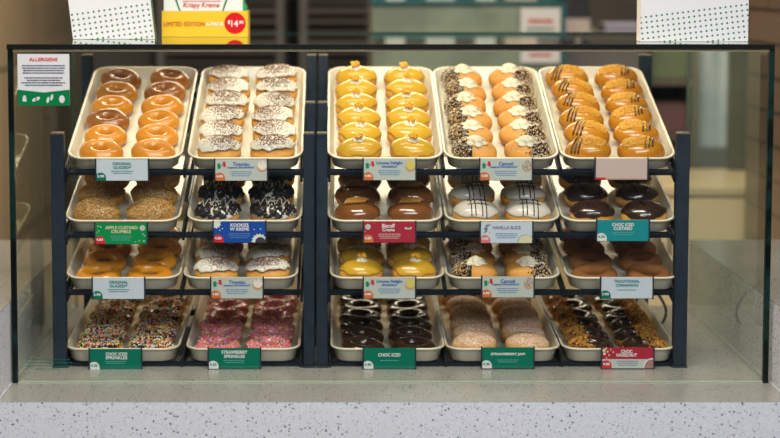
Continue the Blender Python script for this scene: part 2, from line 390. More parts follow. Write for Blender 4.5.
# ------------------------------------------------------------------ doughnut shapes
class Oval:
    """filled shell; f(theta, phi) with phi 0 at the top and pi underneath"""
    def __init__(s, a=0.0462, b=0.0330, hu=0.0275, hl=0.0195, seed=0):
        s.a, s.b, s.hu, s.hl, s.seed = a, b, hu, hl, seed
    def f(s, th, ph, d=0.0):
        c = math.cos(ph); k = max(0.0, math.sin(ph)) ** 0.82
        z = s.hl + (s.hu*c if c >= 0 else -s.hl*abs(c)**0.72)
        n_ = noise.noise(Vector((math.cos(th)*k*1.6+s.seed*3.7, math.sin(th)*k*1.6, c)))*0.0018
        return Vector(((s.a+d+n_)*math.cos(th)*k, (s.b+d+n_)*math.sin(th)*k, z + (d*c if c >= 0 else d*0.3*c)))
    def at(s, x, y, d=0.0):
        th = math.atan2(y/s.b, x/s.a); k = min(0.99, math.hypot(x/s.a, y/s.b)); ph = math.asin(k**(1/0.82))
        return s.f(th, ph, d)
    def body(s, nu=40, nv=18):
        bm = bmesh.new(); rows = []
        top = bm.verts.new(s.f(0, 0)); bot = bm.verts.new(s.f(0, PI))
        for j in range(1, nv):
            rows.append([bm.verts.new(s.f(2*PI*i/nu, PI*j/nv)) for i in range(nu)])
        for i in range(nu):
            bm.faces.new((top, rows[0][i], rows[0][(i+1) % nu])); bm.faces.new((bot, rows[-1][(i+1) % nu], rows[-1][i]))
            for A, B in zip(rows, rows[1:]): bm.faces.new((A[i], B[i], B[(i+1) % nu], A[(i+1) % nu]))
        return bm
    def edge(s, th, e, wv):
        return e + wv*noise.noise(Vector((math.cos(th)*2.2+s.seed*5.1, math.sin(th)*2.2, 3.3)))
    def cap(s, e=1.25, wv=0.25, d=0.0016, nu=56, nv=12):
        bm = bmesh.new(); top = bm.verts.new(s.f(0, 0, d)); rows = []
        for j in range(1, nv+3):
            t = min(1.0, j/nv); dd = d*(1.15 if j == nv-1 else 1) if j <= nv else (-0.0004 if j == nv+1 else -0.002)
            rows.append([bm.verts.new(s.f(2*PI*i/nu, s.edge(2*PI*i/nu, e, wv)*(t if j <= nv else (1.005 if j == nv+1 else 0.97)), dd)) for i in range(nu)])
        for i in range(nu):
            bm.faces.new((top, rows[0][i], rows[0][(i+1) % nu]))
            for A, B in zip(rows, rows[1:]): bm.faces.new((A[i], B[i], B[(i+1) % nu], A[(i+1) % nu]))
        return bm
    def rnd_pt(s, R, e, d, cond=None):
        while True:
            th = R.uniform(0, 2*PI); ph = e*math.sqrt(R.random())
            p = s.f(th, ph, d)
            if cond is None or cond(p): return p, (Vector((p.x/s.a**2, p.y/s.b**2, (p.z-s.hl)/s.hu**2))).normalized()
class Ring:
    def __init__(s, R=0.0312, r=0.0150, rz=0.0140, sy=0.78, seed=0):
        s.R, s.r, s.rz, s.sy, s.seed = R, r, rz, sy, seed
    def f(s, th, v, d=0.0):
        n_ = noise.noise(Vector((math.cos(th)*1.3+s.seed*2.9, math.sin(th)*1.3, math.sin(v)*0.6)))*0.0011
        sv = math.sin(v); zz = (s.rz+d)*sv if sv > 0 else (s.rz*0.9+d*0.3)*(-abs(sv)**0.8)
        rho = s.R + (s.r+d+n_)*math.cos(v)
        return Vector((rho*math.cos(th), rho*math.sin(th)*s.sy, s.rz*0.9 + zz + n_*0.6))
    def body(s, nu=44, nv=20):
        bm = bmesh.new()
        rows = [[bm.verts.new(s.f(2*PI*i/nu, 2*PI*j/nv)) for i in range(nu)] for j in range(nv)]
        for j in range(nv):
            A, B = rows[j], rows[(j+1) % nv]
            for i in range(nu): bm.faces.new((A[i], B[i], B[(i+1) % nu], A[(i+1) % nu]))
        return bm
    def cap(s, wo=1.3, wi=1.5, wv=0.35, d=0.0016, nu=56, nv=14):
        bm = bmesh.new(); rows = []
        for j in range(-1, nv+2):
            t = max(0, min(1, j/nv)); dd = d if 0 <= j <= nv else -0.002
            row = []
            for i in range(nu):
                th = 2*PI*i/nu; o_ = wo + wv*noise.noise(Vector((math.cos(th)*2.4+s.seed*4.3, math.sin(th)*2.4, 1.1)))
                v = PI/2 - o_ + (o_+wi)*t; row.append(bm.verts.new(s.f(th, v, dd)))
            rows.append(row)
        for A, B in zip(rows, rows[1:]):
            for i in range(nu): bm.faces.new((A[i], B[i], B[(i+1) % nu], A[(i+1) % nu]))
        return bm
    def rnd_pt(s, R, e, d, cond=None):
        while True:
            th = R.uniform(0, 2*PI); v = PI/2 + R.uniform(-e, e*0.9); p = s.f(th, v, d)
            if cond is None or cond(p): return p, Vector((math.cos(v)*math.cos(th), math.cos(v)*math.sin(th), math.sin(v)))
def chunks(shape, R, n, size, e, d, nm=1, cond=None, flat=1.0):
    """small crumbs lying on the surface"""
    bm = bmesh.new()
    for _ in range(n):
        p, nn = shape.rnd_pt(R, e, d, cond); s_ = size*R.uniform(0.6, 1.35)
        M = Matrix.Translation(p) @ nn.to_track_quat('Z', 'Y').to_matrix().to_4x4() @ Matrix.Rotation(R.uniform(0, PI), 4, 'Z') @ Matrix.Rotation(R.uniform(-.4, .4), 4, 'X')
        a, b, c = s_*R.uniform(.7, 1.3), s_*R.uniform(.5, 1), s_*R.uniform(.5, .9)*flat
        k = R.randrange(nm)
        vs = [bm.verts.new(M @ Vector(q)) for q in ((a,0,-c*.4),(-a*.6,b,-c*.4),(-a*.6,-b,-c*.4),(a*.5,b*.3,c),(-a*.4,b*.4,c),(-a*.2,-b*.7,c*.8))]
        for f in ((0,2,1),(3,4,5),(0,1,4,3),(1,2,5,4),(2,0,3,5)):
            bm.faces.new([vs[i] for i in f]).material_index = k
    return bm
def beads(shape, R, n, size, e, d, nm):
    """round sprinkles"""
    bm = bmesh.new()
    for _ in range(n):
        p, nn = shape.rnd_pt(R, e, d); s_ = size*R.uniform(.85, 1.15); k = R.randrange(nm)
        M = Matrix.Translation(p) @ Matrix.Rotation(R.uniform(0, PI), 4, 'X')
        t = [bm.verts.new(M @ (Vector(q)*s_)) for q in ((1,0,0),(-1,0,0),(0,1,0),(0,-1,0),(0,0,1),(0,0,-1))]
        for f in ((0,2,4),(2,1,4),(1,3,4),(3,0,4),(2,0,5),(1,2,5),(3,1,5),(0,3,5)): bm.faces.new([t[i] for i in f]).material_index = k
    for f in bm.faces: f.smooth = True
    return bm
def dollop(cx, cy, z, r, h, lobes=7, twist=1.6, sx=1.0):
    bm = bmesh.new(); rows = []; nu, nv = 42, 10
    for j in range(nv):
        t = j/(nv-1); pr = (1-t**1.7)*r*(1+0.10*math.sin(t*12)) + 0.0004
        rows.append([bm.verts.new((cx + sx*pr*(1+.16*math.cos(lobes*(2*PI*i/nu)+twist*t*4))*math.cos(2*PI*i/nu), cy + pr*(1+.16*math.cos(lobes*(2*PI*i/nu)+twist*t*4))*math.sin(2*PI*i/nu), z + h*t)) for i in range(nu)])
    for A, B in zip(rows, rows[1:]):
        for i in range(nu): bm.faces.new((A[i], A[(i+1) % nu], B[(i+1) % nu], B[i]))
    bm.faces.new(rows[-1]); bm.faces.new(rows[0][::-1])
    for f in bm.faces: f.smooth = True
    return bm

# dough and topping materials
crust, waist, base_ = (0.50, 0.19, 0.022), (0.72, 0.36, 0.065), (0.40, 0.14, 0.018)
m_dough = zmat('fried_dough', [(0.0, base_), (0.30, crust), (0.46, waist), (0.60, waist), (0.78, crust), (1.0, crust)], 0, 0.043, 0.5)
m_glazed = zmat('glazed_dough', [(0.0, base_), (0.32, (0.54, 0.20, 0.012)), (0.45, (0.74, 0.34, 0.03)), (0.58, (0.62, 0.24, 0.012)), (1.0, (0.50, 0.18, 0.012))], 0, 0.035, 0.25, coat=0.45)
m_glazed2 = zmat('shaded_glazed_dough', [(0.0, base_), (0.32, (0.30, 0.09, 0.015)), (0.45, (0.45, 0.17, 0.02)), (0.58, (0.30, 0.10, 0.012)), (1.0, (0.20, 0.060, 0.010))], 0, 0.035, 0.25, coat=0.45)  # same glaze, shade on the back rings put into the colour
m_cinn = zmat('cinnamon_sugar_dough', [(0.0, base_), (0.3, (0.30, 0.10, 0.012)), (0.5, (0.30, 0.10, 0.014)), (1.0, (0.19, 0.062, 0.010))], 0, 0.028, 0.75, powder=(0.30, 0.135, 0.05), pscale=900, plo=0.50, phi=0.70)
m_dust = zmat('sugar_dusted_dough', [(0.0, base_), (0.30, (0.48, 0.19, 0.025)), (0.5, (0.60, 0.28, 0.05)), (1.0, (0.36, 0.14, 0.03))], 0, 0.046, 0.65, powder=(0.80, 0.72, 0.62), pscale=420, plo=0.40, phi=0.68, pz=0.40)
m_dust2 = zmat('lightly_dusted_dough', [(0.0, base_), (0.30, (0.52, 0.20, 0.018)), (0.5, (0.68, 0.31, 0.045)), (1.0, (0.56, 0.24, 0.03))], 0, 0.043, 0.6, powder=(0.74, 0.62, 0.44), pscale=420, plo=0.52, phi=0.95, pz=0.5)
m_yellow = mat('lemon_icing', (0.62, 0.36, 0.025), 0.26, (0.59, 0.33, 0.02), 40, coat=0.35)
m_caramel = mat('caramel_icing', (0.50, 0.20, 0.008), 0.24, (0.45, 0.17, 0.007), 40, coat=0.35)
m_biscoff = mat('biscuit_glaze', (0.20, 0.070, 0.016), 0.16, (0.17, 0.058, 0.014), 30, coat=0.7)
m_bswirl = mat('biscuit_spread', (0.40, 0.18, 0.03), 0.3, coat=0.4)
m_choc = mat('dark_chocolate_icing', (0.028, 0.013, 0.009), 0.20, (0.035, 0.016, 0.010), 40, coat=0.5)
m_white = mat('white_icing', (0.62, 0.57, 0.49), 0.25, coat=0.4)
m_cream = mat('whipped_cream', (0.76, 0.69, 0.50), 0.45)
m_cocoa = zmat('cocoa_dusted_cream', [(0.0, (0.68,0.62,0.54)), (0.5, (0.70,0.64,0.56)), (1.0, (0.70,0.64,0.56))], 0.012, 0.050, 0.5, powder=(0.15, 0.065, 0.03), pscale=760, plo=0.50, phi=0.57, pz=0.50, nz=1.3)
m_tanice = mat('tan_icing', (0.52, 0.34, 0.16), 0.4)
m_pink = mat('strawberry_icing', (0.70, 0.20, 0.24), 0.3, (0.62, 0.15, 0.19), 40, coat=0.3)
m_crumb = [mat('golden_crumb', (0.50, 0.27, 0.06), 0.7), mat('pale_crumb', (0.62, 0.40, 0.13), 0.7), mat('brown_crumb', (0.36, 0.17, 0.035), 0.7)]
m_nut = [mat('toasted_nut', (0.56, 0.25, 0.03), 0.6), mat('dark_nut', (0.30, 0.12, 0.025), 0.6), mat('nut_light', (0.62, 0.33, 0.06), 0.6)]
m_mixed = [mat('nut_chip', (0.66, 0.44, 0.17), 0.6), mat('brown_nut_chip', (0.42, 0.24, 0.08), 0.6), mat('white_chip', (0.80, 0.72, 0.58), 0.6), mat('chocolate_chip', (0.035, 0.016, 0.010), 0.5)]
m_cookie = mat('black_cookie', (0.012, 0.010, 0.010), 0.5)
m_ycrumb = [mat('orange_candy', (0.80, 0.38, 0.02), 0.4), mat('yellow_candy', (0.85, 0.55, 0.04), 0.4)]
m_spr = [mat('sprinkle_'+n_, c, 0.35) for n_, c in (('red', (0.70, 0.02, 0.01)), ('orange', (0.85, 0.20, 0.01)), ('yellow', (0.85, 0.52, 0.02)), ('white', (0.80, 0.76, 0.70)), ('blue', (0.01, 0.13, 0.50)), ('green', (0.02, 0.30, 0.05)), ('cream', (0.85, 0.74, 0.55)))]
m_caram = mat('caramel_crumb', (0.74, 0.42, 0.06), 0.6)

def stuff(o): o['kind'] = 'stuff'; return o
def make(kind, seed):
    """one doughnut: an empty with its parts, or one mesh for the plain ones"""
    R = random.Random(seed*31+len(kind))
    def E(name): 
        o = bpy.data.objects.new(name, None); COL.objects.link(o); o.empty_display_size = 0.01; return o
    if kind in ('glazed', 'glazed_dark', 'glazed_open', 'cinnamon'):
        g = Ring(seed=seed) if kind in ('cinnamon', 'glazed_open') else Ring(R=0.0275, r=0.0186, rz=0.0172, seed=seed); return obj('ring_doughnut', g.body(), {'glazed': m_glazed, 'glazed_open': m_glazed, 'glazed_dark': m_glazed2, 'cinnamon': m_cinn}[kind], smooth=True)
    if kind == 'jam':
        g = Oval(seed=seed); return obj('filled_doughnut', g.body(), m_dust, smooth=True)
    if kind in ('sprinkle', 'strawberry', 'chociced', 'hazelnut'):
        g = Ring(seed=seed); t = E('ring_doughnut'); obj('dough', g.body(), m_dough, t, True)
        obj('icing', g.cap(1.25, 1.5, 0.35, 0.0018), m_pink if kind == 'strawberry' else m_choc, t, True)
        if kind == 'sprinkle': stuff(obj('sprinkles', beads(g, R, 620, 0.0023, 1.5, 0.0022, 7), m_spr, t))
        if kind == 'strawberry': stuff(obj('sprinkles', beads(g, R, 130, 0.0020, 1.3, 0.0022, 7), m_spr, t))
        if kind == 'hazelnut': stuff(obj('nut_crumbs', chunks(g, R, 460, 0.0021, 1.5, 0.0026, 3, lambda p: p.x + 0.3*p.y < -0.004 + R.gauss(0, 0.004)), m_nut, t))
        return t
    t = E('filled_doughnut')
    if kind == 'cannoli':
        g = Oval(hu=0.0245, seed=seed); obj('dough', g.body(), m_dust2, t, True)
        c = Oval(hu=0.0245, seed=seed)
        # chocolate dipped end: a shell round the -x third
        bm = c.cap(2.0, 0.0, 0.0016, 60, 18)
        bmesh.ops.bisect_plane(bm, geom=bm.verts[:]+bm.edges[:]+bm.faces[:], plane_co=(-0.006, 0, 0), plane_no=(1, 0.25, 0), clear_outer=True)
        obj('chocolate_end', bm, m_choc, t, True)
        stuff(obj('nut_crumbs', chunks(g, R, 680, 0.0017, 1.75, 0.0024, 4, lambda p: p.x < -0.004 + R.gauss(0, 0.003)), m_mixed, t))
        obj('cream_swirl', dollop(0.001, 0.0, g.f(0, 0).z-0.003, 0.0170, 0.0175, 6, 1.4, 1.2), m_cream, t)
        return t
    if kind == 'tiramisu':
        g = Oval(hu=0.0225, seed=seed); obj('dough', g.body(), m_dough, t, True)
        c = Oval(a=0.0460, b=0.0295, hu=0.0235, hl=0.0260, seed=seed+9)
        obj('cream_topping', c.cap(1.22, 0.45, 0.0028), mat('milk_cream', (0.74, 0.70, 0.60), 0.45), t, True)
        ox_ = R.uniform(-.010, .010)
        stuff(obj('cocoa_dust', chunks(c, R, 950, 0.00105, 1.2, 0.0030, 1, lambda p: ((p.x-ox_)/0.030)**2 + ((p.y+0.004)/0.024)**2 < abs(R.gauss(0.5, 0.6))), mat('cocoa_powder', (0.19, 0.075, 0.028), 0.8), t))
        return t
    g = Oval(seed=seed); obj('dough', g.body(), m_dough, t, True)
    d = 0.0016
    if kind == 'limone':
        obj('icing', g.cap(1.36, 0.25, d), m_yellow, t, True)
        z = g.f(0, 0).z
        obj('cream_dollop', dollop(0.001, 0, z, 0.0110, 0.0090, 5), m_cream, t)
        bm = bmesh.new(); g2 = Oval(a=0.007, b=0.007, hu=0.004, hl=0.001)
        o = obj('candy_crumbs', chunks(g2, R, 30, 0.0042, 1.2, 0.001, 2), m_ycrumb, t); o.location = (0.001, 0, z+0.0070); bm.free(); stuff(o)
    elif kind == 'choccustard': obj('icing', g.cap(1.32, 0.22, d), m_choc, t, True)
    elif kind == 'biscoff':
        obj('icing', g.cap(1.62, 0.18, d), m_biscoff, t, True)
        bm = bmesh.new()
        for k in range(7):
            x = -0.018 + 0.006*k; pts = []
            for q in range(9):
                u = -1 + q/4; pts.append(g.at(x + 0.007*u*abs(u), 0.011*u*math.sqrt(max(0.1, 1-((k-3)/4.2)**2)), 0.0025) + Vector((0, 0, 0.0020 + 0.0026*(1-u*u))))
            tube(bm, pts, 0.0032, 6, 0, True)
        obj('piped_swirl', bm, m_bswirl, t, True)
    elif kind == 'vanilla':
        obj('icing', g.cap(1.30, 0.12, d), m_white, t, True)
        bm = bmesh.new()
        for x in (-0.012, -0.004, 0.009, 0.017):
            tube(bm, [g.at(x, -0.030+0.0053*q, 0.0024) for q in range(12)], 0.0012, 5)
        for y in (-0.010, 0.004):
            tube(bm, [g.at(-0.018+0.004*q, y+0.0025*(q % 2), 0.0026) for q in range(11)], 0.0011, 5)
        obj('chocolate_feathering', bm, m_choc, t, True)
    elif kind == 'caramel':
        obj('icing', g.cap(1.75, 0.2, d), m_caramel, t, True)
        bm = bmesh.new()
        for x in (-0.028, -0.021, -0.014):
            tube(bm, [g.at(x + 0.010*(q/14.0), -0.030*math.sqrt(1-(x/0.0462)**2)+0.0038*q*math.sqrt(1-(x/0.0462)**2), 0.0026) for q in range(15)], 0.0018, 5)
        obj('chocolate_stripes', bm, m_choc, t, True)
        stuff(obj('caramel_crumbs', chunks(g, R, 330, 0.0025, 0.85, 0.0022, 1, lambda p: abs(p.y) < 0.015 and p.x > -0.016), m_caram, t))
    elif kind == 'crumble':
        obj('icing', g.cap(1.35, 0.2, d), m_tanice, t, True)
        stuff(obj('biscuit_crumbs', chunks(g, R, 1500, 0.0019, 1.34, 0.0024, 3), m_crumb, t))
    elif kind == 'kookies':
        obj('icing', g.cap(1.40, 0.2, d), m_white, t, True)
        stuff(obj('cookie_pieces', chunks(g, R, 300, 0.0064, 1.22, 0.0024, 1, None, 0.6), m_cookie, t))
        bm = bmesh.new()
        tube(bm, [g.at(-0.032+0.0021*q, 0.016*math.sin(q*0.95)*math.sqrt(max(0.05, 1-((-0.032+0.0021*q)/0.043)**2)), 0.0062) for q in range(31)], 0.0008, 6)
        obj('icing_drizzle', bm, m_white, t, True)
    return t

DESC = {
 'glazed': ('tan glazed ring doughnut', 'glazed ring doughnuts'), 'glazed_open': ('tan glazed wide-holed ring doughnut', 'glazed ring doughnuts'), 'glazed_dark': ('shade-darkened tan glazed ring doughnut', 'glazed ring doughnuts'),
 'tiramisu': ('cocoa-dusted cream doughnut', 'cocoa-dusted cream doughnuts'), 'limone': ('yellow iced oval doughnut', 'lemon iced doughnuts'),
 'cannoli': ('nutty cream-topped doughnut', 'half nut-coated cream doughnuts'), 'caramel': ('black-striped caramel doughnut', 'striped caramel doughnuts'),
 'crumble': ('crumb-coated oval doughnut', 'crumb-coated doughnuts'), 'kookies': ('black cookie-topped doughnut', 'cookie-topped doughnuts'),
 'biscoff': ('swirl-topped brown doughnut', 'brown swirl-topped doughnuts'), 'vanilla': ('white iced striped doughnut', 'feathered white iced doughnuts'),
 'choccustard': ('dark chocolate oval doughnut', 'dark chocolate iced oval doughnuts'), 'cinnamon': ('matt brown cinnamon ring doughnut', 'cinnamon ring doughnuts'),
 'sprinkle': ('chocolate ring with sprinkles', 'chocolate rings with sprinkles'), 'strawberry': ('pink ring with sprinkles', 'pink iced rings with sprinkles'),
 'chociced': ('plain chocolate iced ring', 'chocolate iced rings'), 'jam': ('sugar-dusted oval doughnut', 'sugar-dusted oval doughnuts'),
 'hazelnut': ('nut-coated chocolate ring', 'nut-coated chocolate rings')}
LAYOUT = [['glazed', 'tiramisu', 'limone', 'cannoli', 'caramel'], ['crumble', 'kookies', 'biscoff', 'vanilla', 'choccustard'],
          ['glazed_open', 'tiramisu', 'limone', 'cannoli', 'cinnamon'], ['sprinkle', 'strawberry', 'chociced', 'jam', 'hazelnut']]
NROWS = [6, 3, 4, 6]
ORD = ['first', 'second', 'third', 'fourth', 'fifth', 'sixth']
PROTO = {}
used = set()
def proto(kind, var):
    if (kind, var) not in PROTO: PROTO[kind, var] = make(kind, var+1)
    return PROTO[kind, var]
def spawn(kind, var):
    o = proto(kind, var)
    if (kind, var) not in used:
        used.add((kind, var)); return o
    r = o.copy(); COL.objects.link(r)
    for ch in o.children:
        c = ch.copy(); COL.objects.link(c); c.parent = r
    return r
RINGS = ('glazed', 'glazed_open', 'glazed_dark', 'cinnamon', 'sprinkle', 'strawberry', 'chociced', 'hazelnut')
PITCH_D = 0.0715; ROWP = [0.0728, 0.086, 0.077, 0.0722]
for r in range(4):
    for c in range(5):
        fp = P(COLX[r][c], LIPY[r], YF)
        T = Matrix.Translation((fp.x, YF, fp.z)) @ Matrix.Rotation(TILT[r], 4, 'X') @ Matrix.Translation((0, 0, -TH))
        t = bpy.data.objects.new('tray', TRAY); COL.objects.link(t); t.matrix_world = T
        tag(t, 'cream rounded tray on the %s shelf, %s column from the left' if COLN[c] in ('second', 'fourth') else 'cream rounded tray on the %s shelf, %s column' % (ROWN[r], COLN[c]), 'tray', 'cream trays in the rack')
        kind0 = LAYOUT[r][c]
        for k in range(NROWS[r]):
            for s in (-1, 1):
                R = random.Random(r*1000+c*100+k*10+s)
                kind = kind0
                if kind0 == 'glazed' and r == 0 and ((s == -1 and k in (5, 2)) or (s == 1 and k in (5, 4))): kind = 'glazed_dark'
                o = spawn(kind, R.randrange(3))
                x = s*0.0530 + R.uniform(-.003, .0035); y = (0.0485 if kind0 in RINGS else 0.0455) + ROWP[r]*k
                flip = 0
                if kind == 'cannoli' and s == 1: flip = PI
                if kind == 'caramel' and s == 1: flip = PI
                if kind == 'hazelnut' and s == 1: flip = PI
                if kind in ('glazed', 'glazed_open', 'glazed_dark', 'cinnamon', 'sprinkle', 'strawberry', 'chociced', 'choccustard', 'jam', 'crumble'): flip = R.choice((0, PI))
                yaw = R.gauss(0, 0.085) + flip
                if kind0 in ('cannoli', 'caramel'): yaw = flip + s*0.14 + R.gauss(0, .05) - (0.1 if kind0 == 'caramel' else 0.25)*1
                if kind0 == 'jam': yaw = flip + R.gauss(-0.05, .16)
                if kind0 == 'hazelnut': yaw = flip + R.gauss(0, .12)
                sc_ = R.uniform(0.97, 1.02)
                z = 0.0042
                ringy = kind in RINGS
                lean = Matrix.Rotation((R.uniform(0.15, 0.22) if r == 2 else R.uniform(0.07, 0.15)) if ringy else R.uniform(-0.02, 0.10), 4, 'X') @ Matrix.Rotation(R.gauss(0, 0.05), 4, 'Y')
                o.matrix_world = T @ Matrix.Translation((x, y, z + (0.0008 if ringy else 0))) @ lean @ Matrix.Rotation(yaw, 4, 'Z') @ Matrix.Scale(sc_, 4)
                d_, g_ = DESC[kind]
                tag(o, '%s, %s shelf, %s tray, %s side, %s from front' % (d_, ROWN[r], COLN[c], 'left' if s == -1 else 'right', ORD[k]), 'doughnut',
                    '%s on the %s shelf' % (g_, ROWN[r]))

# ------------------------------------------------------------------ name cards
def pm(name, c): return mat('print_'+name, tuple(q*0.85 for q in c), 0.6, spec=0.12)
WH = pm('white', (0.56, 0.63, 0.71)); TEAL = pm('teal', (0.0, 0.22, 0.19)); BLUE = pm('blue', (0.02, 0.13, 0.45)); ORG = pm('orange', (0.62, 0.16, 0.04))
GR = pm('green', (0.0, 0.26, 0.07)); RB = pm('royal', (0.01, 0.07, 0.36)); CRD = pm('crimson', (0.40, 0.025, 0.05)); REDP = pm('red', (0.62, 0.02, 0.035))
LW = pm('cloud', (0.50, 0.54, 0.50)); PK = pm('pink', (0.70, 0.18, 0.18)); DG = pm('deep_green', (0.0, 0.16, 0.10)); AQ = pm('aqua', (0.01, 0.25, 0.28)); W2 = pm('bright_white', (0.75, 0.75, 0.75))
GY = pm('slate', (0.16, 0.20, 0.30)); BG_ = pm('blush', (0.58, 0.45, 0.41)); TAN = pm('tan', (0.55, 0.33, 0.20)); CRM = pm('custard', (0.70, 0.62, 0.42)); LTG = pm('mint', (0.10, 0.40, 0.32)); YEL = pm('lemon', (0.66, 0.55, 0.14)); NUT = pm('nut', (0.25, 0.10, 0.08)); BLK = pm('charcoal', (0.05, 0.05, 0.06)); LBL = pm('soft_blue', (0.10, 0.25, 0.50))
CW, CH = 0.1045, 0.0425
#      row col: x0 y0 bg, titles [(text, u, v, w, h)], title mat, body lines(n), body mat, badge mat, price, price mat, extra
CARDS = {
 (0,0): (96, 159.5, WH, [('ORIGINAL', .5, .20, .37, .13), ('GLAZED*', .5, .38, .34, .13)], TEAL, (.56, 2), TEAL, DG, '3.90', W2, None),
 (0,1): (215, 159.5, LW, [('Tiramisu', .5, .22, .32, .15), ('inspired DOUGHNUT', .5, .39, .52, .10)], BLUE, (.58, 3), LBL, ORG, '4.80', W2, 'italy_tira'),
 (0,2): (363.5, 159, LW, [('Limone Delight', .5, .20, .50, .16), ('DOUGHNUT', .5, .36, .30, .10)], BLUE, (.55, 3), LBL, ORG, '4.80', W2, 'italy_lemon'),
 (0,3): (480, 159, LW, [('Cannoli', .5, .22, .28, .16), ('inspired DOUGHNUT', .46, .39, .52, .10)], BLUE, (.58, 3), LBL, ORG, '4.80', W2, 'italy_nut'),
 (0,4): (595.5, 158.5, BG_, [], BLUE, None, LBL, PK, '', W2, 'blank'),
 (1,0): (95, 223, GR, [('APPLE CUSTARD', .51, .22, .62, .14), ('CRUMBLE', .50, .41, .38, .14)], CRM, (.62, 3), LTG, REDP, '4.80', W2, 'apple'),
 (1,1): (213.5, 221.5, RB, [('KOOKIES', .5, .17, .35, .15), ("W KREME", .5, .36, .37, .14)], W2, (.58, 3), LBL, REDP, '4.80', W2, 'splash'),
 (1,2): (363.5, 221.5, CRD, [('Biscoff', .48, .20, .25, .17), ('Creme', .48, .39, .24, .14)], W2, (.60, 3), BG_, ORG, '4.80', W2, 'biscoff'),
 (1,3): (480.5, 222, WH, [('VANILLA SLICE', .50, .27, .55, .14)], GY, (.56, 3), LBL, PK, '4.80', W2, 'vanilla'),
 (1,4): (597, 220, AQ, [('CHOC ICED', .50, .22, .42, .14), ('CUSTARD', .50, .40, .36, .14)], W2, (.60, 2), LTG, W2, '4.30', TEAL, None),
 (2,0): (92.5, 278, WH, [('ORIGINAL', .5, .20, .37, .13), ('GLAZED*', .5, .38, .34, .13)], TEAL, (.56, 2), TEAL, DG, '3.90', W2, None),
 (2,1): (211, 277.5, LW, [('Tiramisu', .5, .22, .32, .15), ('inspired DOUGHNUT', .5, .39, .52, .10)], BLUE, (.58, 3), LBL, ORG, '4.80', W2, 'italy_tira'),
 (2,2): (363.5, 277.5, LW, [('Limone Delight', .5, .20, .50, .16), ('DOUGHNUT', .5, .36, .30, .10)], BLUE, (.55, 3), LBL, ORG, '4.80', W2, 'italy_lemon'),
 (2,3): (482, 276.5, LW, [('Cannoli', .5, .22, .28, .16), ('inspired DOUGHNUT', .46, .39, .52, .10)], BLUE, (.58, 3), LBL, ORG, '4.80', W2, 'italy_nut'),
 (2,4): (601, 277.5, WH, [('TRADITIONAL', .5, .18, .50, .13), ('CINNAMON', .5, .37, .43, .13)], TEAL, (.60, 1), TEAL, DG, '3.90', W2, None),
 (3,0): (89.5, 349, DG, [('CHOC ICED', .52, .24, .42, .14), ('SPRINKLES', .52, .42, .42, .14)], W2, (.60, 2), LTG, W2, '4.30', TEAL, None),
 (3,1): (208.5, 348, DG, [('STRAWBERRY', .5, .20, .50, .15), ('SPRINKLES', .5, .40, .40, .14)], W2, (.60, 2), LTG, W2, '4.30', TEAL, None),
 (3,2): (363.5, 348, DG, [('CHOC ICED', .5, .33, .43, .15)], W2, (.60, 1), LTG, W2, '4.30', TEAL, None),
 (3,3): (482, 347.5, DG, [('STRAWBERRY JAM', .5, .33, .66, .14)], W2, (.60, 2), LTG, W2, '4.30', TEAL, None),
 (3,4): (602, 347.5, CRD, [('CHOC', .48, .19, .22, .15), ('HAZELNUT', .48, .36, .40, .14)], W2, (.66, 3), GY, REDP, '4.80', W2, 'hazel'),
}
CNAME = {(0,0): 'white card reading ORIGINAL GLAZED', (0,1): 'white card reading Tiramisu', (0,2): 'white card reading Limone Delight', (0,3): 'white card reading Cannoli',
 (0,4): 'blank pinkish card', (1,0): 'green card reading APPLE CUSTARD CRUMBLE', (1,1): 'blue splash-pattern card', (1,2): 'crimson card with round pale seal',
 (1,3): 'white card reading VANILLA SLICE', (1,4): 'turquoise card reading CHOC ICED CUSTARD', (2,0): 'white card reading ORIGINAL GLAZED', (2,1): 'white card reading Tiramisu',
 (2,2): 'white card reading Limone Delight', (2,3): 'white card reading Cannoli', (2,4): 'white card reading TRADITIONAL CINNAMON', (3,0): 'green card reading CHOC ICED SPRINKLES',
 (3,1): 'green card reading STRAWBERRY SPRINKLES', (3,2): 'green card reading CHOC ICED', (3,3): 'green card reading STRAWBERRY JAM', (3,4): 'red and white card reading CHOC HAZELNUT'}
YCARD = 3.345
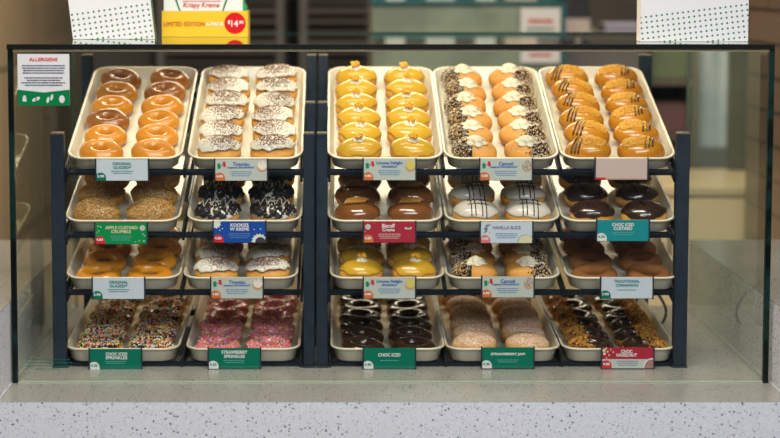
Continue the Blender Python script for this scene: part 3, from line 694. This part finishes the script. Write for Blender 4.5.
for (r, c), (px, py, bgm, titles, tm, body, bmt, badge, price, pmat, extra) in CARDS.items():
    p = P(px, py, YCARD); R = random.Random(r*7+c)
    t = thing('name_card', '%s, %s shelf edge' % (CNAME[r, c], ROWN[r]), 'sign', (p.x+CW/2, YCARD, p.z-CH), 'name cards on the shelf edges')
    U = lambda u: (u-0.5)*CW
    V = lambda v: (1-v)*CH
    bm = bmesh.new(); box(bm, -CW/2, CW/2, 0, 0.0012, 0, CH); obj('card', bm, bgm, t)
    bm = bmesh.new()
    for s in (-1, 1): box(bm, s*(CW/2+0.0006)-0.0014, s*(CW/2+0.0006)+0.0014, -0.0012, 0.0025, -0.0015, CH+0.002)
    box(bm, -CW/2, CW/2, 0.0012, 0.004, -0.001, 0.002); box(bm, -0.03, 0.03, 0.0012, 0.0085, CH*0.55, CH*0.60); obj('holder', bm, m_navy, t)
    if titles:
        bm = bmesh.new()
        for s_, u, v, w_, h_ in titles: text(bm, s_, U(u), V(v), w_*CW, h_*CH*1.12, -0.0004, 0, 0.03)
        obj('title', bm, tm, t)
    if body:
        bm = bmesh.new()
        for k in range(body[1]): dashes(bm, 0, V(body[0]+0.095*k), CW*(0.42-0.06*(k == body[1]-1)), -0.0003, 0, CH*0.042, R)
        obj('small_print', bm, bmt, t)
    bm = bmesh.new()
    vs = [(U(0.0), -0.0003, V(1.0))] + [(U(0.0)+min(1, max(0, 1))*0 + 0.0092 + 0.0112*math.cos(PI - PI*k/20)*1.0 if True else 0, -0.0003, V(1.0)+0.0075+0.0085*math.sin(PI*k/20)) for k in range(21)] + [(U(0.0)+0, -0.0003, V(1.0))]
    pts = [(U(0)+0.0090 + 0.0112*math.cos(PI-PI*k/20), -0.0003, V(1)+0.0065+0.0100*math.sin(PI*k/20)) for k in range(21)]
    pts = [(max(U(0), a+0.0), b, z) for a, b, z in pts]
    bx = U(0)+0.0090
    pts = [(bx + 0.0108*math.cos(PI-PI*k/20), -0.0003, V(1)+0.0060+0.0102*math.sin(PI*k/20)) for k in range(21)]
    pts = [(max(U(0), x), y, z) for x, y, z in pts] + [(bx+0.0112, -0.0003, V(1)), (U(0), -0.0003, V(1))]
    if extra != 'blank':
        bm.faces.new([bm.verts.new(q) for q in pts]); bd = obj('price_badge', bm, badge, t)
        bm = bmesh.new(); text(bm, price, bx, V(1)+0.0088, 0.0140, 0.0052, -0.0006, 0, 0.03); obj('price', bm, pmat, bd)
    else:
        box(bm, U(0), U(.2), -0.0004, -0.0002, 0, V(.9)); obj('price_strip', bm, REDP, t)
        bm = bmesh.new(); box(bm, U(.2), U(1), -0.0004, -0.0002, 0, V(.93)); obj('lower_strip', bm, TAN, t)
    def flat(name, polys, m):
        b_ = bmesh.new()
        for k, q in enumerate(polys): b_.faces.new([b_.verts.new((U(u), -0.0003-0.00005*k, V(v))) for u, v in q])
        return obj(name, b_, m, t)
    def circ(u, v, ru, n=20, jag=0.0, a0=0, a1=2*PI):
        out = []
        for k in range(n):
            a = a0 + (a1-a0)*k/(n if a1-a0 > 6.2 else n-1); rr_ = ru*(1+(jag if k % 2 else -jag))
            out.append((min(1, max(0, u+rr_*math.cos(a))), min(1, max(0, v-rr_*math.sin(a)*CW/CH))))
        return out
    if extra and extra.startswith('italy'):
        flat('flag_green', [[(.04,.22),(.095,.17),(.11,.42),(.05,.46)]], GR); flat('flag_red', [[(.145,.12),(.195,.10),(.21,.34),(.16,.36)]], REDP); flat('flag_line', [[(.10,.29),(.15,.22),(.155,.26),(.105,.33)]], GY)
        em = {'italy_tira': m_cocoa, 'italy_lemon': YEL, 'italy_nut': mat('print_nut_mix', (0.60, 0.54, 0.42), 0.5, (0.08, 0.06, 0.05), 700)}[extra]
        flat('doughnut_base_picture', [circ(.90, .36, .10)], TAN); o = flat('doughnut_picture', [circ(.905, .27, .092)], em); o.location.y = -0.0003
    if extra == 'apple':
        flat('seal', [circ(.91, .24, .055)], LW); flat('scattered_crumbs', [circ(*q, 6) for q in ((.06,.15,.014),(.11,.19,.016),(.07,.38,.012),(.04,.47,.01),(.92,.52,.013),(.95,.60,.014),(.94,.86,.016),(.85,.84,.013),(.78,.90,.01))], CRM)
    if extra == 'splash':
        flat('cream_splash', [circ(.045, .10, .09, 22, .18), circ(.12,.42,.012), circ(.17,.34,.012), circ(.88, .94, .14, 30, .14), circ(.78,.38,.012), circ(.90,.36,.012)], W2); o = flat('cookie_picture', [circ(.90, .98, .10, 20)], BLK); o.location.y = -0.0005
    if extra == 'biscoff':
        flat('seal', [circ(.085, .25, .055)], LW); b_ = bmesh.new(); text(b_, 'Biscoff', U(.86), V(.32), .13*CW, .10*CH, -0.0004, 0, .03); obj('small_title', b_, W2, t)
        flat('warm_patches', [circ(.03,.47,.02,8), circ(.86,.66,.012,8), circ(.2,.1,.012,8)], ORG)
    if extra == 'vanilla':
        flat('ornament', [[(.09,.14),(.2,.10),(.17,.18),(.13,.22),(.14,.36),(.12,.48),(.05,.55),(.09,.42),(.06,.28),(.11,.24)], circ(.18,.5,.012,8)], GY)
        flat('custard_rim', [circ(.87, 1.0, .165, 24)], LTG); o = flat('custard_picture', [circ(.875, 1.0, .155, 24)], CRM); o.location.y = -0.0003
    if extra == 'hazel':
        flat('white_panel', [[(0,.56),(1,.56),(1,1),(0,1)]], LW).location.y = 0.0002
        flat('nut_pieces', [circ(*q, 7, .1) for q in ((.04,.14,.035),(.05,.30,.03),(.11,.20,.02),(.14,.36,.018),(.17,.10,.015),(.22,.22,.016),(.09,.50,.014),(.08,.04,.02))], CRM)
        flat('doughnut_rim', [circ(.97, .92, .165, 24)], W2); o = flat('doughnut_picture', [circ(.975, .94, .15, 24)], mat('print_chocolate_nut', (0.20, 0.07, 0.06), 0.5, (0.40, 0.22, 0.2), 500)); o.location.y = -0.0003

# ------------------------------------------------------------------ cartons on the glass top
def dot_mat(name, spacing, ang, top_fn):
    """white card printed with rows of green dots below a slanting line"""
    m = bpy.data.materials.new(name); m.use_nodes = True; nt = m.node_tree; b = nt.nodes['Principled BSDF']; b.inputs['Roughness'].default_value = 0.45
    tc = nt.nodes.new('ShaderNodeTexCoord'); mp = nt.nodes.new('ShaderNodeMapping'); mp.inputs['Rotation'].default_value = (0, ang, 0); mp.inputs['Scale'].default_value = (1/spacing,)*3
    nt.links.new(tc.outputs['Object'], mp.inputs[0]); sp = nt.nodes.new('ShaderNodeSeparateXYZ'); nt.links.new(mp.outputs[0], sp.inputs[0])
    def M_(op, a, b_=None):
        n = nt.nodes.new('ShaderNodeMath'); n.operation = op
        for i, q in enumerate((a, b_)):
            if q is None: continue
            if isinstance(q, (int, float)): n.inputs[i].default_value = q
            else: nt.links.new(q, n.inputs[i])
        return n.outputs[0]
    fx = M_('SUBTRACT', M_('FRACT', sp.outputs['X']), 0.5); fz = M_('SUBTRACT', M_('FRACT', sp.outputs['Z']), 0.5)
    d = M_('SQRT', M_('ADD', M_('MULTIPLY', fx, fx), M_('MULTIPLY', fz, fz)))
    dot = M_('LESS_THAN', d, 0.20)
    dot = M_('MULTIPLY', dot, M_('LESS_THAN', sp.outputs['Z'], top_fn/spacing))
    mx = nt.nodes.new('ShaderNodeMix'); mx.data_type = 'RGBA'; mx.inputs[6].default_value = (0.58, 0.58, 0.62, 1); mx.inputs[7].default_value = (0.0, 0.14, 0.06, 1)
    nt.links.new(dot, mx.inputs[0]); nt.links.new(mx.outputs[2], b.inputs['Base Color'])
    return m
m_cgreen = mat('carton_green', (0.0, 0.09, 0.035), 0.5)
m_card = mat('white_carton', (0.74, 0.74, 0.77), 0.5)
def ontop(px, py):
    # point on the glass top under a pixel
    d = P(px, py, 1.0) - Vector((0, 0, CAMZ)); k = (ZT - CAMZ)/d.z; return Vector((0, 0, CAMZ)) + d*k
def carton(name, label, a, b, depth, height, shear, dm):
    v = b - a; wd = v.length; yaw = math.atan2(v.y, v.x)
    t = thing(name, label, 'box', a); t.rotation_euler = (0, 0, yaw)
    bm = bmesh.new(); sh = shear*height
    M = Matrix(((1, 0, shear, 0), (0, 1, 0, 0), (0, 0, 1, 0), (0, 0, 0, 1)))
    box(bm, 0, wd, 0.001, depth, 0.0006, height, 0, M); obj('carton_body', bm, m_cgreen if shear else m_card, t)
    bm = bmesh.new(); box(bm, 0.0, wd, 0, 0.001, 0.0006, height, 0, M); obj('printed_front', bm, dm, t)
    bm = bmesh.new(); box(bm, -0.0006, wd+0.0006, -0.0006, depth, height, height+0.0015, 0, M); obj('lid', bm, m_card, t)
    return t
carton('doughnut_carton', 'tall white carton with green dots at the left of the glass top', ontop(73, 39.4), ontop(155, 39.2), 0.11, 0.24, -0.11, dot_mat('green_dot_card', 0.0113, math.radians(8), 0.058))
carton('doughnut_carton', 'tall white carton with green dots at the right of the glass top', ontop(640.5, 41.8), ontop(748, 41.8), 0.045, 0.24, 0.0, dot_mat('green_dot_card_right', 0.0107, math.radians(7), 0.052))
# yellow six-pack sleeve with carton behind
a = ontop(162, 37); b = ontop(249, 36.2)
wd = b.x - a.x; sclp = F/a.y; hh = 26/sclp
ym = mat('yellow_card', (0.64, 0.40, 0.0), 0.5)
t = thing('six_pack_display', 'yellow open-topped six-pack price display on the glass top', 'display box', a)
bm = bmesh.new()
box(bm, 0, wd, 0, 0.002, 0.0005, hh); box(bm, 0, 0.002, 0.002, 0.09, 0.0005, hh); box(bm, wd-0.002, wd, 0.002, 0.09, 0.0005, hh); box(bm, 0.002, wd-0.002, 0.088, 0.09, 0.0005, hh); box(bm, 0.002, wd-0.002, 0.002, 0.088, 0.0005, 0.0025)
obj('sleeve', bm, ym, t)
bm = bmesh.new(); text(bm, 'LIMITED EDITION', wd*0.26, hh*0.50, wd*0.475, hh*0.17, -0.0008, 0, 0.015); obj('lettering', bm, mat('rust_print', (0.42, 0.05, 0.0), 0.6), t)
bm = bmesh.new(); text(bm, '6-PACK', wd*0.62, hh*0.50, wd*0.20, hh*0.15, -0.0008, 0, 0.02); obj('white_lettering', bm, W2, t)
bm = bmesh.new(); disc(bm, wd*0.852, hh*0.53, hh*0.41, -0.0006, 0); bd = obj('price_disc', bm, red, t)
bm = bmesh.new(); text(bm, '14', wd*0.848, hh*0.52, wd*0.080, hh*0.25, -0.0010, 0, 0.04); text(bm, '$', wd*0.782, hh*0.57, wd*0.025, hh*0.16, -0.0010, 0, 0.03); text(bm, '.95', wd*0.922, hh*0.57, wd*0.06, hh*0.12, -0.0010, 0, 0.03); obj('price', bm, W2, bd)
t = thing('doughnut_box', 'white six-pack doughnut box with red script logo standing in the yellow display', 'box', a + Vector((0.004, 0.004, 0.003)))
bw = wd*0.92
bm = bmesh.new(); box(bm, 0, bw, 0.001, 0.07, 0, 0.15); obj('box_body', bm, mat('dotted_white_card', (0.58, 0.58, 0.60), 0.5, (0.60, 0.66, 0.64), 900), t)
bm = bmesh.new(); text(bm, 'Krispy Kreme', bw*0.475, hh+0.0085, bw*0.46, 0.0135, 0, 0, 0.02, 0.15)
box(bm, bw*0.24, bw*0.72, 0, 0.0004, hh+0.0175, hh+0.019); obj('logo_lettering', bm, mat('logo_red', (0.50, 0.03, 0.02), 0.5), t)
bm = bmesh.new()
for s in (-1, 1):
    x = bw*0.475
    vs = [(x+s*bw*0.26, hh-0.004), (x+s*bw*0.28, hh-0.004), (x+s*bw*0.335, hh+0.022), (x+s*bw*0.31, hh+0.022)]
    bm.faces.new([bm.verts.new((q[0], 0.0003, q[1])) for q in vs])
    vs = [(x+s*bw*0.335, hh+0.022), (x, hh+0.0265), (x, hh+0.0285), (x+s*bw*0.335, hh+0.0245)]
    bm.faces.new([bm.verts.new((q[0], 0.0003, q[1])) for q in vs])
obj('logo_border', bm, kgreen, t)
bm = bmesh.new()
vs = [(bw, 0), (bw+0.008, 0), (bw+0.008, hh+0.004), (bw, hh+0.022)]
A_ = [bm.verts.new((q[0], 0.004, q[1])) for q in vs]; B_ = [bm.verts.new((q[0], 0.06, q[1])) for q in vs]
bm.faces.new(A_); bm.faces.new(B_[::-1])
for k in range(4): bm.faces.new((A_[k], B_[k], B_[(k+1) % 4], A_[(k+1) % 4]))
obj('side_flap', bm, mat('bright_green_card', (0.0, 0.25, 0.07), 0.5), t)

# ------------------------------------------------------------------ cable at the right of the rack
bm = bmesh.new()
pl = [P(x, y, 3.80) for x, y in ((648, 286), (657, 293), (664, 304), (666, 313), (663, 322), (657, 326), (650, 325))]
sm = []
for i in range(len(pl)-1):
    p_1 = pl[max(0, i-1)]; p0_, p1_ = pl[i], pl[i+1]; p2 = pl[min(len(pl)-1, i+2)]
    for q in range(5):
        u = q/5; sm.append(0.5*((2*p0_) + (p1_-p_1)*u + (2*p_1-5*p0_+4*p1_-p2)*u*u + (3*p0_-p_1-3*p1_+p2)*u**3))
tube(bm, sm, 0.0032, 8)
tag(obj('power_cable', bm, mat('black_cable', (0.01, 0.01, 0.012), 0.4), smooth=True), 'black cable looping behind the lower right of the rack', 'cable')

# ------------------------------------------------------------------ the shop behind
def at(px, py, d): return P(px, py, d)
def bakery_rack(x0, x1, d, label):
    a = at(x0, 0, d).x; b = at(x1, 0, d).x; cx = (a+b)/2
    t = thing('bakery_rack', label, 'rack', (cx, d, 0), 'tall bakery racks at the back')
    w2 = (b-a)/2
    for sx in (-1, 1):
        for y in (0, 0.5):
            bm = bmesh.new(); box(bm, sx*w2-0.012, sx*w2+0.012, y, y+0.03, 0, 1.95); obj('post', bm, mat('rack_steel', (0.075, 0.068, 0.062), 0.5), t)
    for k in range(42):
        z = 0.25 + k*0.040
        bm = bmesh.new(); box(bm, -w2+0.014, w2-0.014, 0.0, 0.5, z, z+0.012 + 0.004*(k % 3)); obj('shelf_tray', bm, mat('rack_tray', (0.040, 0.026, 0.016), 0.5), t)
bakery_rack(160, 280, 6.6, 'tall dark bakery rack full of trays behind the yellow display')
bakery_rack(303, 372, 6.6, 'tall dark bakery rack full of trays behind the middle of the case')
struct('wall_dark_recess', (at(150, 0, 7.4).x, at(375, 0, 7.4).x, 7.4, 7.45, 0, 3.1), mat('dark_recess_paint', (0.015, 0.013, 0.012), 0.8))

# second glass case with notice
d = 5.3; a = at(373, 3, d); b = at(562, 3, d)
t = thing('back_display_cabinet', 'grey-green glass-fronted cabinet behind the middle trays', 'cabinet', ((a.x+b.x)/2, d, 0))
w2 = (b.x-a.x)/2
bm = bmesh.new(); box(bm, -w2, w2, 0.02, 0.5, 0, a.z-0.004); obj('cabinet_body', bm, mat('grey_green_panel', (0.27, 0.30, 0.24), 0.5, (0.20, 0.22, 0.18), 3), t)
bm = bmesh.new(); box(bm, -w2, w2, 0.0, 0.008, 0.9, a.z-0.004); obj('glass_front', bm, g_side, t)
bm = bmesh.new(); box(bm, -w2-0.004, w2+0.004, -0.004, 0.5, a.z-0.004, a.z+0.006); box(bm, w2, w2+0.012, -0.004, 0.012, 0.9, a.z-0.004); obj('teal_trim', bm, mat('teal_trim', (0.0, 0.10, 0.11), 0.3), t)
p0, p1 = at(521, 8, d-0.012), at(560, 63, d-0.012)
t = thing('counter_notice', 'blurred white notice with red writing on the cabinet behind', 'notice', ((p0.x+p1.x)/2, d-0.012, p1.z))
wn, hn = p1.x-p0.x, p0.z-p1.z
bm = bmesh.new(); box(bm, -wn/2, wn/2, 0, 0.002, 0, hn); obj('sheet', bm, mat('notice_paper', (0.62, 0.60, 0.58), 0.6), t)
bm = bmesh.new(); dashes(bm, 0, hn*0.76, wn*.62, -.001, 0, hn*.07, rnd); obj('upper_red_writing', bm, red, t)
bm = bmesh.new(); dashes(bm, 0, hn*0.15, wn*.55, -.001, 0, hn*.06, rnd); obj('lower_red_writing', bm, red, t)
bm = bmesh.new(); dashes(bm, 0, hn*0.62, wn*.7, -.001, 0, hn*.05, rnd); obj('green_writing', bm, kgreen, t)
# things on top of the cabinet
zc = a.z + 0.0062
for i, (px, cm, w_, hc) in enumerate(((395, (0.5, .47, .42), .06, .05), (440, (0.45, .42, .38), .09, .06), (485, (.55, .5, .45), .06, .05), (520, (.5, .35, .25), .1, .045))):
    x = at(px, 0, d+0.2).x; bm = bmesh.new()
    box(bm, -w_/2, w_/2, 0, .12, 0, hc); box(bm, -w_/2-.003, w_/2+.003, -.003, .123, hc, hc+.008)
    tag(obj('storage_tub', bm, mat('tub_%d' % i, cm, 0.5), loc=(x, d+0.15, zc)), ['small pale tub at the left end of the back cabinet top', 'wide pale tub near the middle of the back cabinet top', 'bright tub right of the middle on the back cabinet top', 'low tan tub above the blurred white notice'][i], 'tub', 'tubs on the back cabinet')

# workbench with coffee machine on the right
d = 5.6; zb = at(580, 33, d).z
x0 = at(566, 0, d).x; x1 = at(648, 0, d).x
t = thing('work_bench', 'dull brown work bench behind the right-hand trays', 'bench', ((x0+x1)/2, d, 0))
w2 = (x1-x0)/2
bm = bmesh.new(); box(bm, -w2, w2, 0.02, 0.6, 0, zb-0.03); obj('bench_body', bm, mat('brown_panel', (0.15, 0.135, 0.125), 0.6), t)
bm = bmesh.new(); box(bm, -w2-.01, w2+.01, 0, 0.62, zb-0.03, zb); obj('bench_top', bm, mat('bench_steel', (0.28, 0.26, 0.25), 0.35), t)
t = thing('coffee_machine', 'dark machine on a pale base behind the right-hand trays', 'coffee machine', (at(578, 0, d+.1).x, d+0.1, zb))
bm = bmesh.new(); box(bm, -.042, .042, 0, .25, 0, .045); obj('base', bm, mat('pale_plastic', (0.40, 0.34, 0.29), 0.5), t)
bm = bmesh.new(); box(bm, -.045, .045, 0.02, .25, .045, .15); box(bm, -.045, .045, -0.02, .25, .15, .22); obj('body', bm, mat('black_plastic', (0.012, 0.010, 0.010), 0.35), t)
bm = bmesh.new(); tube(bm, [(0.0, 0.0, .15), (0.0, 0.0, .118)], .012, 12); obj('spout', bm, mat('spout_metal', (0.4, 0.36, 0.3), 0.3, metal=0.6), t)
t = thing('storage_tub', 'long lavender lidded tub beside the dark machine', 'tub', (at(624, 0, d+.1).x, d+0.08, zb))
bm = bmesh.new(); box(bm, -.062, .062, 0, .2, 0, .022); obj('tub_body', bm, mat('lavender_plastic', (0.26, 0.24, 0.33), 0.5), t)
bm = bmesh.new(); box(bm, -.066, .066, -.004, .204, .022, .030); obj('lid', bm, mat('lavender_lid', (0.38, 0.36, 0.44), 0.5), t)

# low cream cabinets beyond the case on both sides
def lowcab(px0, px1, py, d, label, col, nm):
    a = at(px0, py, d); b = at(px1, py, d); w2 = (b.x-a.x)/2
    t = thing('low_cabinet', label, 'cabinet', ((a.x+b.x)/2, d, 0)); m = mat(nm, col, 0.5)
    bm = bmesh.new(); box(bm, -w2, w2, 0.018, 0.5, 0, a.z-0.02); obj('cabinet_body', bm, m, t)
    bm = bmesh.new(); box(bm, -w2-.008, w2+.008, -0.01, 0.5, a.z-0.02, a.z); obj('cabinet_top', bm, mat(nm+'_top', tuple(q*.8 for q in col), 0.3), t)
    nd = max(2, round(2*w2/.42))
    for k in range(nd):
        xa = -w2 + 2*w2*k/nd + .004; xb = -w2 + 2*w2*(k+1)/nd - .004
        bm = bmesh.new(); box(bm, xa, xb, 0, .018, .1, a.z-.03); dr = obj('door', bm, m, t)
        bm = bmesh.new(); tube(bm, [(xb-.04, -.02, a.z-.2), (xb-.04, -.02, a.z-.08)], .005, 8); obj('handle', bm, mat('handle_steel', (.4, .4, .4), .3, metal=.8), dr)
lowcab(578, 790, 188, 4.85, 'cream low cabinet seen beyond the right end of the case', (0.80, 0.66, 0.42), 'cream_laminate')
lowcab(70, 330, 262, 5.85, 'tan low cabinet seen beyond the left rack', (0.42, 0.33, 0.22), 'tan_laminate')

# tall steel fridge and hanging white roll seen through the right end
t = thing('steel_column', 'slim dark column beyond the right end of the case', 'column', (at(741, 0, 5.3).x, 5.3, 0))
bm = bmesh.new(); box(bm, -.026, .026, 0, .05, 0.01, 3.1); obj('shaft', bm, mat('dark_bronze', (0.085, 0.075, 0.06), 0.4, metal=0.2), t)
bm = bmesh.new(); box(bm, -.04, .04, -.014, .064, 0, 0.01); obj('base_plate', bm, MATS['dark_bronze'], t)
d = 5.9
p0, p1 = at(703, -60, d), at(732, 147, d)
t = thing('hanging_banner', 'tall pale blue-white banner hanging beyond the right end of the case', 'banner', ((p0.x+p1.x)/2, d, p1.z))
bm = bmesh.new(); w2 = (p1.x-p0.x)/2; hb = p0.z-p1.z
for k in range(12):
    xa, xb = -w2+2*w2*k/12, -w2+2*w2*(k+1)/12
    ya, yb = .006*math.sin(k*1.1), .006*math.sin((k+1)*1.1)
    v = [bm.verts.new(q) for q in ((xa, ya, 0), (xb, yb, 0), (xb, yb, hb), (xa, ya, hb), (xa, ya+.002, 0), (xb, yb+.002, 0), (xb, yb+.002, hb), (xa, ya+.002, hb))]
    for f in ((0,1,2,3),(5,4,7,6),(1,5,6,2),(4,0,3,7),(0,4,5,1),(3,2,6,7)): bm.faces.new([v[i] for i in f])
obj('cloth', bm, mat('pale_blue_cloth', (0.74, 0.84, 0.92), 0.7, (0.60, 0.74, 0.84), 6), t)
bm = bmesh.new(); tube(bm, [(-w2-.01, 0, hb+.008), (w2+.01, 0, hb+.008)], .008, 10); obj('rod', bm, MATS['handle_steel'], t)
bm = bmesh.new(); tube(bm, [(0, 0, hb+.01), (0, 0, 3.1-p1.z)], .002, 6); obj('cord', bm, MATS['handle_steel'], t)
# grey upright fridge left of it
p0 = at(692, 0, 6.3); p1 = at(712, 0, 6.3)
t = thing('upright_fridge', 'grey upright fridge beside the hanging banner', 'fridge', ((p0.x+p1.x)/2-.05, 6.3, 0))
bm = bmesh.new(); box(bm, -.03, .16, .03, .5, 0, 2.0); obj('fridge_body', bm, mat('fridge_grey', (0.22, 0.23, 0.23), 0.4), t)
bm = bmesh.new(); box(bm, -.03, .16, 0, .027, .1, 1.98); dr = obj('door', bm, mat('fridge_door', (0.40, 0.42, 0.44), 0.35), t)
bm = bmesh.new(); tube(bm, [(-.01, -.02, 1.0), (-.01, -.02, 1.5)], .008, 8); obj('handle', bm, MATS['handle_steel'], dr)
# red and rust boxes on a shelf unit, seen left of the fridge
t = thing('shelf_unit', 'brown shelf unit behind the far right tray', 'shelf', (at(672, 0, 5.75).x, 5.75, 0))
bm = bmesh.new()
for s in (-1, 1): box(bm, s*.085-.008, s*.085+.008, 0, .3, 0, 1.45)
box(bm, -.093, .093, .3, .31, 0, 1.45); obj('side_panels', bm, mat('shelf_brown', (0.16, 0.12, 0.09), 0.6), t)
for z in (.6, .9, 1.11, 1.30): bm = bmesh.new(); box(bm, -.077, .077, 0, .3, z, z+.015); obj('shelf', bm, MATS['shelf_brown'], t)
xc = at(672, 0, 5.75).x
for z, cm, l in ((1.126, (0.17, .08, .07), 'rust red packet on the middle of the brown shelf unit'), (1.316, (.16, .2, .1), 'olive packet on the upper shelf of the brown unit'), (.916, (.5, .4, .28), 'beige packet on the lower shelf of the brown unit')):
    bm = bmesh.new(); box(bm, -.065, .065, 0, .15, 0, .11); bmesh.ops.bevel(bm, geom=bm.edges[:], offset=.008, segments=2, affect='EDGES')
    tag(obj('food_packet', bm, mat('packet_%d' % int(z*100), cm, .5), loc=(xc, 5.77, z)), l, 'packet', 'packets on the brown shelf unit')
